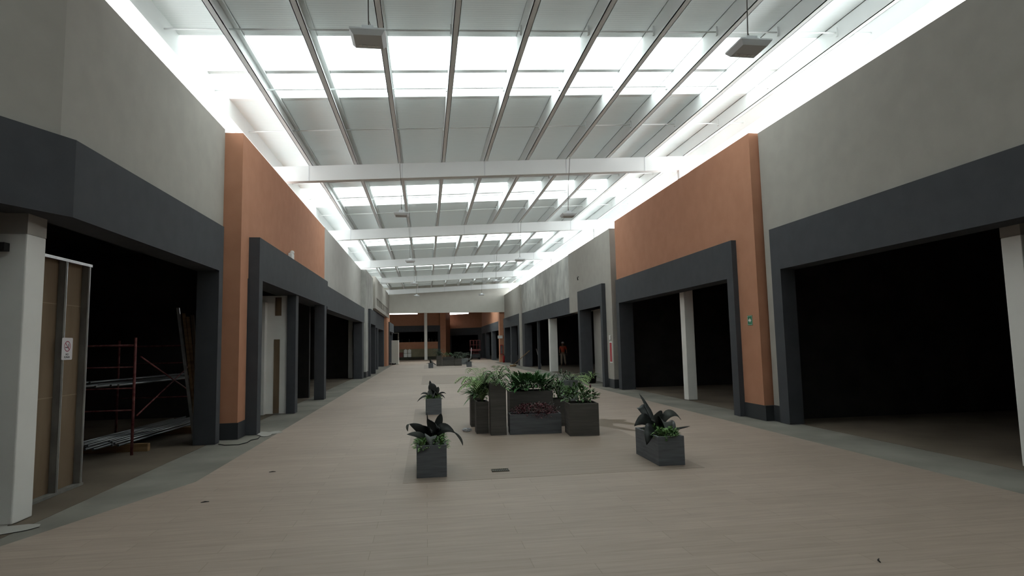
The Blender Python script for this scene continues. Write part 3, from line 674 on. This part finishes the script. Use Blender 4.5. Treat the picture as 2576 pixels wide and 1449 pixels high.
# ---- drain, bag, stain, cord
t = thing('floor_drain', 'small rusty rectangular drain grate set in the tile floor', 'drain', (.92, 7.74, .003))
m = MB(); m.box(-.11, .11, -.075, -.062, 0, .008); m.box(-.11, .11, .062, .075, 0, .008); m.box(-.11, -.098, -.075, .075, 0, .008); m.box(.098, .11, -.075, .075, 0, .008); obj('frame', m, M['grate'], t)
g = MB()
for i in range(8): g.box(-.09 + i * .024, -.078 + i * .024, -.062, .062, 0, .006)
obj('grille', g, M['grate'], t); obj('sump', MB().box(-.1, .1, -.065, .065, -.0, .001), M['black'], t)
bm = bmesh.new(); bmesh.ops.create_icosphere(bm, subdivisions=3, radius=1)
for v in bm.verts:
    n_ = random.uniform(.55, 1.1); v.co = Vector((v.co.x * .10 * n_, v.co.y * .08 * n_, max(0, (v.co.z * .5 + .4)) * .075 * n_))
me = bpy.data.meshes.new('plastic_bag'); bm.to_mesh(me); bm.free(); me.materials.append(M['bag'])
o = bpy.data.objects.new('plastic_bag', me); C.objects.link(o); o.location = (.74, 11.32, .003); tag(o, 'crumpled clear plastic bag on the floor left of the planter group', 'bag')
def blob(pts): 
    m = MB(); m.quadface([(x, y, .0035) for x, y in pts]); return m
s1 = []
for i in range(40):
    a = 2 * PI * i / 40; r_ = 1 + .22 * math.sin(3 * a + 1) + .16 * math.sin(7 * a); s1.append((3.47 + .42 * r_ * math.cos(a), 11.85 + .5 * r_ * math.sin(a)))
o = obj('damp_stain', blob(s1), M['stain'], None, label='brown damp stain on the floor right of the planter group', cat='stain', kind='stuff')
for i, (x0, y0, x1, y1) in enumerate(((3.3, 11.35, 3.68, 10.45), (3.75, 11.6, 4.02, 11.15))):
    m = MB(); m.quadface([(x0 - .08, y0, .0038), (x1, y1 - .03, .0038), (x1 + .05, y1 + .1, .0038), (x0 + .12, y0 + .3, .0038)])
    obj('damp_stain', m, M['stain'], None, label=('thin brown trickle stain running forward from the damp patch', 'short brown smear at the right tip of the damp patch')[i], cat='stain', kind='stuff')
cb = MB().tube([(-3.50, 11.0, .008), (-3.35, 10.84, .008), (-3.13, 10.83, .008), (-3.05, 11.05, .008), (-3.06, 11.3, .008), (-2.98, 11.45, .008), (-3.02, 11.75, .008)], .008, 6)
obj('power_cord', cb, M['black'], None, label='thin black cord lying on the floor by the left orange pier', cat='cord')
dust = []
for i in range(30):
    a = 2 * PI * i / 30; r_ = 1 + .3 * math.sin(3 * a) + .2 * math.sin(5 * a + 2); dust.append((-2.98 + .22 * r_ * math.cos(a), 12.15 + .3 * r_ * math.sin(a)))
obj('plaster_dust', blob(dust), M['dust'], None, label='pale plaster dust at the foot of the left portal in the orange wall', cat='dust', kind='stuff')
dust = []
for i in range(30):
    a = 2 * PI * i / 30; r_ = 1 + .25 * math.sin(3 * a + 1) + .2 * math.sin(5 * a); dust.append((-3.98 + .30 * r_ * math.cos(a), 6.22 + .34 * r_ * math.sin(a)))
obj('plaster_dust', blob(dust), M['dust'], None, label='pale plaster dust on the floor at the foot of the left edge column', cat='dust', kind='stuff')
obj('timber_block', MB().box(-4.14, -4.02, 6.26, 6.40, 0, .07), M['wood'], None, label='small pale timber block in front of the left edge column', cat='block')
for x, y, rz, lab in ((-2.32, 6.91, .3, 'dark twig on the tile floor at the left front'), (3.19, 4.03, 1.0, 'dark twig on the tile floor at the right front'), (-1.99, 8.36, .2, 'dark twig on the tile floor left of the nearest planter')):
    o = obj('twig', MB().tube([(-.04, 0, .006), (0, .01, .008), (.04, .0, .006)], [.003, .006, .003], 5), M['black'], None, label=lab, cat='twig'); o.location = (x, y, 0); o.rotation_euler = (0, 0, rz)

# ---- left shop: partition frame with board, sign, scaffold, pipes, leaning boards
t = thing('partition_frame', 'unfinished metal stud partition with brown board backing beside the left column', 'partition', (-4.18, 7.16, 0))
obj('board', MB().box(-.07, -.055, -.2, 1.0, .02, 2.69), M['kraft'], t)
for z in (1.1, 2.17): obj('joint_tape', MB().box(-.055, -.053, -.2, 1.0, z - .005, z + .005), M['tape'], t)
for y in (-.02, .50, .985):
    s = MB().box(-.055, .02, y - .03, y - .027, .03, 2.68); s.box(.018, .02, y - .03, y + .01, .03, 2.68); s.box(-.055, -.053, y - .03, y + .01, .03, 2.68)
    so = obj('stud', s, M['darkgalv'], t); obj('edge_lip', MB().box(.018, .022, y + .002, y + .014, .03, 2.68), M['galv'], so, label='bright stud edge')
tr = MB().box(-.07, .03, -.2, 1.02, 2.68, 2.683); tr.box(.027, .03, -.2, 1.02, 2.668, 2.70); obj('track', tr, M['galv'], t)
obj('track', MB().box(-.07, .03, -.2, 1.02, 0, .03), M['darkgalv'], t)
t = thing('no_smoking_sign', 'white no smoking notice with red ring fixed to the stud partition', 'sign', (-4.145, 7.70, 1.65))
pl = MB(); w_, h_ = .105, .128
pts = []
for (cx_, cz_, a0) in ((w_ - .015, h_ - .015, 0), (-w_ + .015, h_ - .015, PI / 2), (-w_ + .015, -h_ + .015, PI), (w_ - .015, -h_ + .015, 1.5 * PI)):
    for q in range(5): a = a0 + q * PI / 8; pts.append((cx_ + .015 * math.cos(a), cz_ + .015 * math.sin(a)))
i0 = len(pts); pl.v = [(0, y, z) for y, z in pts] + [(.004, y, z) for y, z in pts]
pl.f = [tuple(range(i0))[::-1], tuple(range(i0, 2 * i0))] + [(q, (q + 1) % i0, i0 + (q + 1) % i0, i0 + q) for q in range(i0)]; pl.sm = [False] * len(pl.f)
obj('plate', pl, M['signwhite'], t)
rg = MB(); N = 28; cz_ = .028; R1, R0 = .062, .052
for q in range(N):
    a, b = 2 * PI * q / N, 2 * PI * (q + 1) / N
    rg.quadface([(.0052, R0 * math.cos(a), cz_ + R0 * math.sin(a)), (.0052, R1 * math.cos(a), cz_ + R1 * math.sin(a)), (.0052, R1 * math.cos(b), cz_ + R1 * math.sin(b)), (.0052, R0 * math.cos(b), cz_ + R0 * math.sin(b))])
c4, w4 = .055 * math.cos(.79), .004
rg.quadface([(.0052, -c4 - w4, cz_ + c4 - w4), (.0052, -c4 + w4, cz_ + c4 + w4), (.0052, c4 + w4, cz_ - c4 + w4), (.0052, c4 - w4, cz_ - c4 - w4)])
obj('prohibition_ring', rg, M['signred'], t)
cg = MB().box(.0042, .0048, -.04, .012, cz_ - .018, cz_ - .008); cg.box(.0042, .0048, .016, .03, cz_ - .018, cz_ - .008); cg.tube([(.0045, .025, cz_ - .005), (.0045, .028, cz_ + .012), (.0045, .02, cz_ + .03)], .003, 4); obj('cigarette', cg, M['ink'], t)
text_mesh('NO', .034, 'lettering', M['ink'], t, (.0045, 0, -.066), (PI / 2, 0, PI / 2))
text_mesh('FUMAR', .034, 'lettering', M['ink'], t, (.0045, 0, -.098), (PI / 2, 0, PI / 2))

def scaffold_tower(name, loc, label):
    t = thing(name, label, 'scaffold', loc, 0, 'red scaffold frames in the left shop')
    for x in (0, -1.5): obj('post', MB().tube([(x, 0, 0), (x, 0, 1.82)], .022, 8), M['redpaint'], t)
    for z, rr in ((1.70, .017), (1.36, .012), (1.03, .012), (.69, .012)): obj('rung', MB().tube([(0, 0, z), (-1.5, 0, z)], rr, 6), M['redpaint'], t)
    return t
scaffold_tower('scaffold', (-4.54, 10.27, 0), 'red scaffold frame standing next to the stud partition')
scaffold_tower('scaffold', (-4.5, 12.9, 0), 'red scaffold frame deeper in the left shop behind the first')
for (z0, z1, lab) in ((1.52, .62, 'red scaffold brace sloping down toward the back of the left shop'), (.60, 1.52, 'red scaffold brace sloping up toward the back of the left shop')):
    obj('scaffold_brace', MB().tube([(-4.50 + (z0 > 1) * .03, 10.3, z0), (-4.46 + (z0 > 1) * .03, 12.88, z1)], .013, 6), M['redpaint'], None, label=lab, cat='brace')
for j in range(2):
    z = (1.03, .12)[j]
    for i in range(14 if j else 9):
        x = -5.25 + (i % 7) * .10 + random.uniform(-.02, .02); zz = z + .034 + (i // 7) * .045; y0 = 9.75 + random.uniform(-.15, .35) + (i % 3) * .12; y1 = 13.6 + random.uniform(-.2, .2)
        obj('metal_pipe', MB().tube([(x, y0, zz + .03), (x + .08, y1, zz)], .018, 8), M['pipe'], None, label=('galvanised pipe in the upper bundle resting on the scaffold rungs', 'galvanised pipe in the lower bundle lying near the shop floor')[j], cat='pipe', group=('pipes on the scaffold rungs', 'pipes near the shop floor')[j])
for i, yy in enumerate((10.6, 12.6)):
    obj('bearer', MB().box(-5.4, -4.45, yy, yy + .09, 0, .12), M['wood'], None, label=('timber bearer under the front of the lower pipe bundle', 'timber bearer under the back of the lower pipe bundle')[i], cat='bearer')
for i, (mk, dx, zt, lab) in enumerate((('galv', 0, 2.38, 'pale metal ladder rail leaning behind the left portal jamb'), ('wood', .12, 2.28, 'first brown plank leaning behind the left portal jamb'), ('wood', .20, 2.22, 'second brown plank leaning behind the left portal jamb'), ('kraft', .28, 2.25, 'third brown plank leaning behind the left portal jamb'))):
    m = MB(); xt, xb_, y = -4.50 + dx * .7, -4.12 + dx * .3, 11.58 + i * .05
    m.hexa([(xb_, y, 0), (xb_ + .05, y, 0), (xb_ + .05, y + .03, 0), (xb_, y + .03, 0), (xt, y + .1, zt), (xt + .05, y + .1, zt), (xt + .05, y + .13, zt), (xt, y + .13, zt)])
    obj('leaning_plank', m, M[mk], None, label=lab, cat='plank')
obj('bracket', MB().box(-4.4, -4.02, 6.36, 6.44, 2.60, 2.68), M['black'], None, label='dark bracket bar fixed to the left edge column', cat='bracket')

# ---- signs, lights and fire gear
t = thing('arrow_sign', 'small green sign with white arrow on the right orange pier', 'sign', (6.548, 11.44, 1.97), 0)
obj('plate', MB().box(-.006, 0, -.09, .09, -.1, .1), M['green'], t)
a = MB(); a.quadface([(-.008, .055, -.02), (-.008, .0, -.02), (-.008, .0, .02), (-.008, .055, .02)][::-1]); a.quadface([(-.008, .005, -.05), (-.008, -.055, 0), (-.008, .005, .05)]); obj('arrow', a, M['plastic'], t)
bd = MB()
for (y0, y1, z0, z1) in ((-.085, .085, .085, .09), (-.085, .085, -.09, -.085), (-.085, -.08, -.09, .09), (.08, .085, -.09, .09)): bd.box(-.0075, -.0065, y0, y1, z0, z1)
obj('border', bd, M['plastic'], t)
t = thing('fire_sign', 'tall narrow red notice with white border on the right taupe pier', 'sign', (6.398, 20.38, 1.23), 0)
obj('plate', MB().box(-.006, 0, -.15, .15, -.37, .37), M['plastic'], t); obj('panel', MB().box(-.008, -.006, -.115, .115, -.33, .33), M['red'], t)
t = thing('call_point', 'small white box on the right taupe pier above the red notice', 'alarm box', (6.398, 20.38, 1.74), 0)
bevel(obj('case', MB().box(-.04, 0, -.05, .05, -.08, .08), M['plastic'], t), .008)
t = thing('emergency_light', 'small white lamp standing on the left portal in front of the orange wall', 'lamp', (-3.27, 15.28, 3.75))
bevel(obj('case', MB().box(-.05, .05, -.12, .12, 0, .18), M['plastic'], t), .02); obj('head', MB().ball((.02, 0, .2), .055), M['plastic'], t)
t = thing('emergency_light', 'white emergency light on the orange pier below the far beam', 'lamp', (6.45, 52.668, 2.2))
bevel(obj('case', MB().box(-.2, .24, -.09, .03, -.13, .13), M['plastic'], t), .03)
t = thing('hose_cabinet', 'red fire hose cabinet on the orange pier below the far beam', 'cabinet', (6.57, 52.68, 1.1))
cbn = MB(); cbn.box(-.13, -.09, -.12, 0, -.42, .42); cbn.box(.09, .13, -.12, 0, -.42, .42); cbn.box(-.13, .13, -.12, 0, .36, .42); cbn.box(-.13, .13, -.12, 0, -.42, -.36); obj('frame', cbn, M['red'], t)
obj('door', MB().box(-.09, .09, -.10, -.08, -.36, .36), M['darkgalv'], t)
t = thing('fire_extinguisher', 'red fire extinguisher on the floor under the hose cabinet', 'extinguisher', (6.62, 51.6, 0))
obj('cylinder', MB().tube([(0, 0, 0), (0, 0, .52), (0, 0, .58), (0, 0, .62)], [.1, .1, .07, .03], 14), M['red'], t)
vl = obj('valve', MB().tube([(0, 0, .62), (0, 0, .68)], .02, 8).box(-.07, .03, -.012, .012, .66, .69), M['black'], t)
obj('hose', MB().tube([(.02, 0, .66), (.12, 0, .6), (.125, 0, .3)], .012, 6), M['black'], vl)
# wall fitting on mottled wall edge
t = thing('cable_stub', 'dark cable stub sticking out of the wall beside the mottled cement', 'cable', (6.39, 24.5, 4.28))
obj('stub', MB().tube([(0, 0, .07), (-.05, 0, .02), (-.03, 0, -.08)], .02, 6), M['black'], t)

# ---- mop, pole, rubble on the right
t = thing('floor_mop', 'wide floor mop head with a very long wooden handle propped against the right portal', 'mop', (6.03, 42.0, 0))
bevel(obj('mop_head', MB().box(-.22, .22, -.16, .1, 0, .12), M['wood'], t), .02)
obj('handle', MB().tube([(.02, 0, .1), (.65, -3.2, 1.12)], .024, 6), M['wood'], t)
obj('pole', MB().tube([(7.72, 42.0, 1.2), (7.98, 41.6, 0.0)], .03, 6), M['plastic'], None, label='white pole leaning beside the mop handle inside the right portal', cat='pole')
# ---- white cabinet-like boxed column and debris beyond
t = thing('plywood_booth', 'pale boxed kiosk panel standing at the left below the far beam', 'kiosk', (-2.95, 53.6, 0))
obj('front_panel', MB().box(-.02, .55, -.02, .02, .02, 2.1), M['cream'], t); obj('side_panel', MB().box(.55, .59, -.02, .9, .02, 2.1), M['white'], t)
fr = MB().box(.52, .56, -.02, .02, 2.1, 2.75); fr.box(-.02, .56, -.02, .02, 2.7, 2.75); fr.box(.55, .59, .8, .84, 2.1, 2.75); fr.box(.55, .59, 0, .84, 2.7, 2.75); fr.box(.55, .59, 0, .84, 2.35, 2.38); obj('stud_frame', fr, M['darkgalv'], t)
rb = MB()
for i in range(22): rb.ball((random.uniform(-.35, .35), random.uniform(-.2, .2), .05 + random.uniform(0, .05)), random.uniform(.03, .08), 6, 4)
o = obj('rubble', rb, M['black'], None, label='dark heap of rubble at the foot of the kiosk panel', cat='rubble', kind='stuff'); o.location = (-2.95, 52.95, 0)
GT = 'white plastic tanks on the far platform'
for i, x in enumerate((-2.52, -2.07)):
    t = thing('plastic_tank', ('white plastic tank on the far platform, left one of the pair', 'white plastic tank on the far platform, right one of the pair')[i], 'tank', (x, 69.95, .31), 0, GT)
    b = MB().box(0, .40, 0, .4, 0, .42); bevel(obj('body', b, M['plastic'], t), .05, 3)
    bevel(obj('upper_body', MB().box(.01, .39, .01, .39, .44, .86), M['plastic'], t), .05, 3); obj('cap', MB().tube([(.2, .2, .86), (.2, .2, .92)], .06, 10), M['lightgrey'], t)
t = thing('crate', 'dull red crate on the far platform left of the white tanks', 'crate', (-3.0, 69.9, .31))
b = MB().box(0, .42, 0, .4, 0, .05); b.box(0, .03, 0, .4, .05, .55); b.box(.39, .42, 0, .4, .05, .55); b.box(0, .42, 0, .03, .05, .55); b.box(0, .42, .37, .4, .05, .55); obj('body', b, M['redpaint'], t)
for i, (x, lean) in enumerate(((-2.75, .02), (-1.9, 0), (-1.3, .02), (-.5, 0), (.35, .02), (.7, .0), (1.15, .05))):
    obj('metal_rod', MB().tube([(x, 70.78, 2.02), (x + lean, 70.78, 2.42)], .014, 5), M['galv'], None, label='thin metal rod standing up from the low orange parapet', cat='rod', group='rods along the far parapet')
# ---- scissor lift
t = thing('scissor_lift', 'dark red scissor lift parked at the far right corner', 'lift', (5.35, 66.2, 0))
obj('chassis', MB().box(-.5, .5, -.6, .6, .18, .55), M['base'], t)
for x in (-.42, .42):
    for y in (-.45, .45): obj('wheel', MB().tube([(x - .06, y, .17), (x + .06, y, .17)], .17, 12), M['black'], t)
sc_ = MB()
for k_ in range(2):
    z0, z1 = .55 + k_ * .17, .72 + k_ * .17; sc_.tube([(-.45, -.3, z0), (.45, -.3, z1)], .025, 6); sc_.tube([(.45, -.3, z0), (-.45, -.3, z1)], .025, 6)
obj('scissor_arms', sc_, M['redpaint'], t)
plat = obj('platform', MB().box(-.55, .55, -.6, .6, .90, 1.08), M['redpaint'], t)
g = MB()
for x in (-.52, -.17, .17, .52):
    for y in (-.57, .57): g.tube([(x, y, 1.08), (x, y, 2.05)], .024, 6)
for z in (1.55, 2.05):
    for y in (-.57, .57): g.tube([(-.52, y, z), (.52, y, z)], .024, 6)
    for x in (-.52, .52): g.tube([(x, -.57, z), (x, .57, z)], .024, 6)
obj('guard_rail', g, M['redpaint'], plat)
obj('pole', MB().tube([(4.72, 64.5, 0), (4.82, 64.5, 1.25)], .03, 6), M['lightgrey'], None, label='pale thin pole standing left of the red scissor lift', cat='pole')

# ---- worker
def skin_body(name, pts, edges, m, parent, root=0):
    me = bpy.data.meshes.new(name); me.from_pydata([p[0] for p in pts], edges, []); me.materials.append(m)
    o = bpy.data.objects.new(name, me); C.objects.link(o); o.parent = parent
    sk = o.modifiers.new('skin', 'SKIN'); sk.use_smooth_shade = True
    for i, p in enumerate(pts):
        r_ = p[1]; me.skin_vertices[0].data[i].radius = (r_, r_) if not isinstance(r_, tuple) else r_
    me.skin_vertices[0].data[root].use_root = True
    ss = o.modifiers.new('sub', 'SUBSURF'); ss.levels = 1; ss.render_levels = 2
    return o
t = thing('person', 'person in orange-red vest, khaki trousers and white cap standing in the right shop', 'person', (9.42, 41.0, 0), -.35)
body = [((0, 0, .88), .125), ((0, 0, 1.02), .115), ((0, .0, 1.2), (.15, .1)), ((0, 0, 1.33), (.12, .08)), ((0, 0, 1.40), .05), ((0, -.01, 1.48), .075), ((0, -.015, 1.56), .082), ((0, 0, 1.62), .055),
        ((-.18, 0, 1.31), .055), ((-.24, -.02, 1.06), .042), ((-.21, -.12, .86), .034), ((.18, 0, 1.31), .055), ((.25, .0, 1.06), .042), ((.27, -.06, .84), .034),
        ((-.09, 0, .80), .085), ((-.11, -.03, .46), .06), ((-.12, .02, .08), .045), ((-.12, -.12, .04), .04), ((.09, 0, .80), .085), ((.12, -.02, .46), .06), ((.15, .02, .08), .045), ((.15, -.12, .04), .04)]
ed = [(0, 1), (1, 2), (2, 3), (3, 4), (4, 5), (5, 6), (6, 7), (3, 8), (8, 9), (9, 10), (3, 11), (11, 12), (12, 13), (0, 14), (14, 15), (15, 16), (16, 17), (0, 18), (18, 19), (19, 20), (20, 21)]
skin_body('body', body, ed, M['skin'], t)
for s in (-1, 1):
    wx = (-.21, -.12, .86) if s < 0 else (.27, -.06, .84)
    for q in range(4):
        x0 = wx[0] + (q - 1.5) * .018
        skin_body('finger', [((x0, wx[1] - .01, wx[2] - .05), .009), ((x0, wx[1] - .03, wx[2] - .10 - .008 * (q in (1, 2))), .008), ((x0, wx[1] - .05, wx[2] - .13), .007)], [(0, 1), (1, 2)], M['skin'], t)
    skin_body('thumb', [((wx[0] - s * .02, wx[1] - .02, wx[2] - .03), .01), ((wx[0] - s * .035, wx[1] - .05, wx[2] - .07), .009)], [(0, 1)], M['skin'], t)
skin_body('vest', [((0, 0, .86), (.15, .13)), ((0, 0, 1.05), (.15, .125)), ((0, 0, 1.22), (.17, .12)), ((0, 0, 1.34), (.13, .09)), ((-.17, 0, 1.32), .07), ((-.235, -.015, 1.1), .055), ((.17, 0, 1.32), .07), ((.245, 0, 1.1), .055)], [(0, 1), (1, 2), (2, 3), (3, 4), (4, 5), (3, 6), (6, 7)], M['vest'], t)
skin_body('trousers', [((0, 0, .90), (.145, .125)), ((-.09, 0, .79), .098), ((-.11, -.03, .46), .075), ((-.12, .01, .12), .066), ((.09, 0, .79), .098), ((.12, -.02, .46), .075), ((.15, .01, .12), .066)], [(0, 1), (1, 2), (2, 3), (0, 4), (4, 5), (5, 6)], M['khaki'], t)
fc = MB(); fc.ball((-.03, -.088, 1.53), .012, 6, 4); fc.ball((.03, -.088, 1.53), .012, 6, 4); obj('eyes', fc, M['ink'], t)
obj('nose', MB().ball((0, -.098, 1.505), (.012, .02, .022), 6, 4), M['skin'], t); obj('mouth', MB().ball((0, -.085, 1.465), (.025, .008, .006), 6, 4), M['redleaf'], t)
er = MB(); er.ball((-.083, 0, 1.51), (.012, .02, .03), 6, 4); er.ball((.083, 0, 1.51), (.012, .02, .03), 6, 4); obj('ears', er, M['skin'], t)
obj('hair', MB().ball((0, .015, 1.56), (.088, .092, .085), 12, 8), M['black'], t)
cp = MB().ball((0, .0, 1.59), (.098, .105, .075), 14, 8); cp.box(-.07, .07, -.19, -.08, 1.57, 1.585); obj('cap', cp, M['plastic'], t)
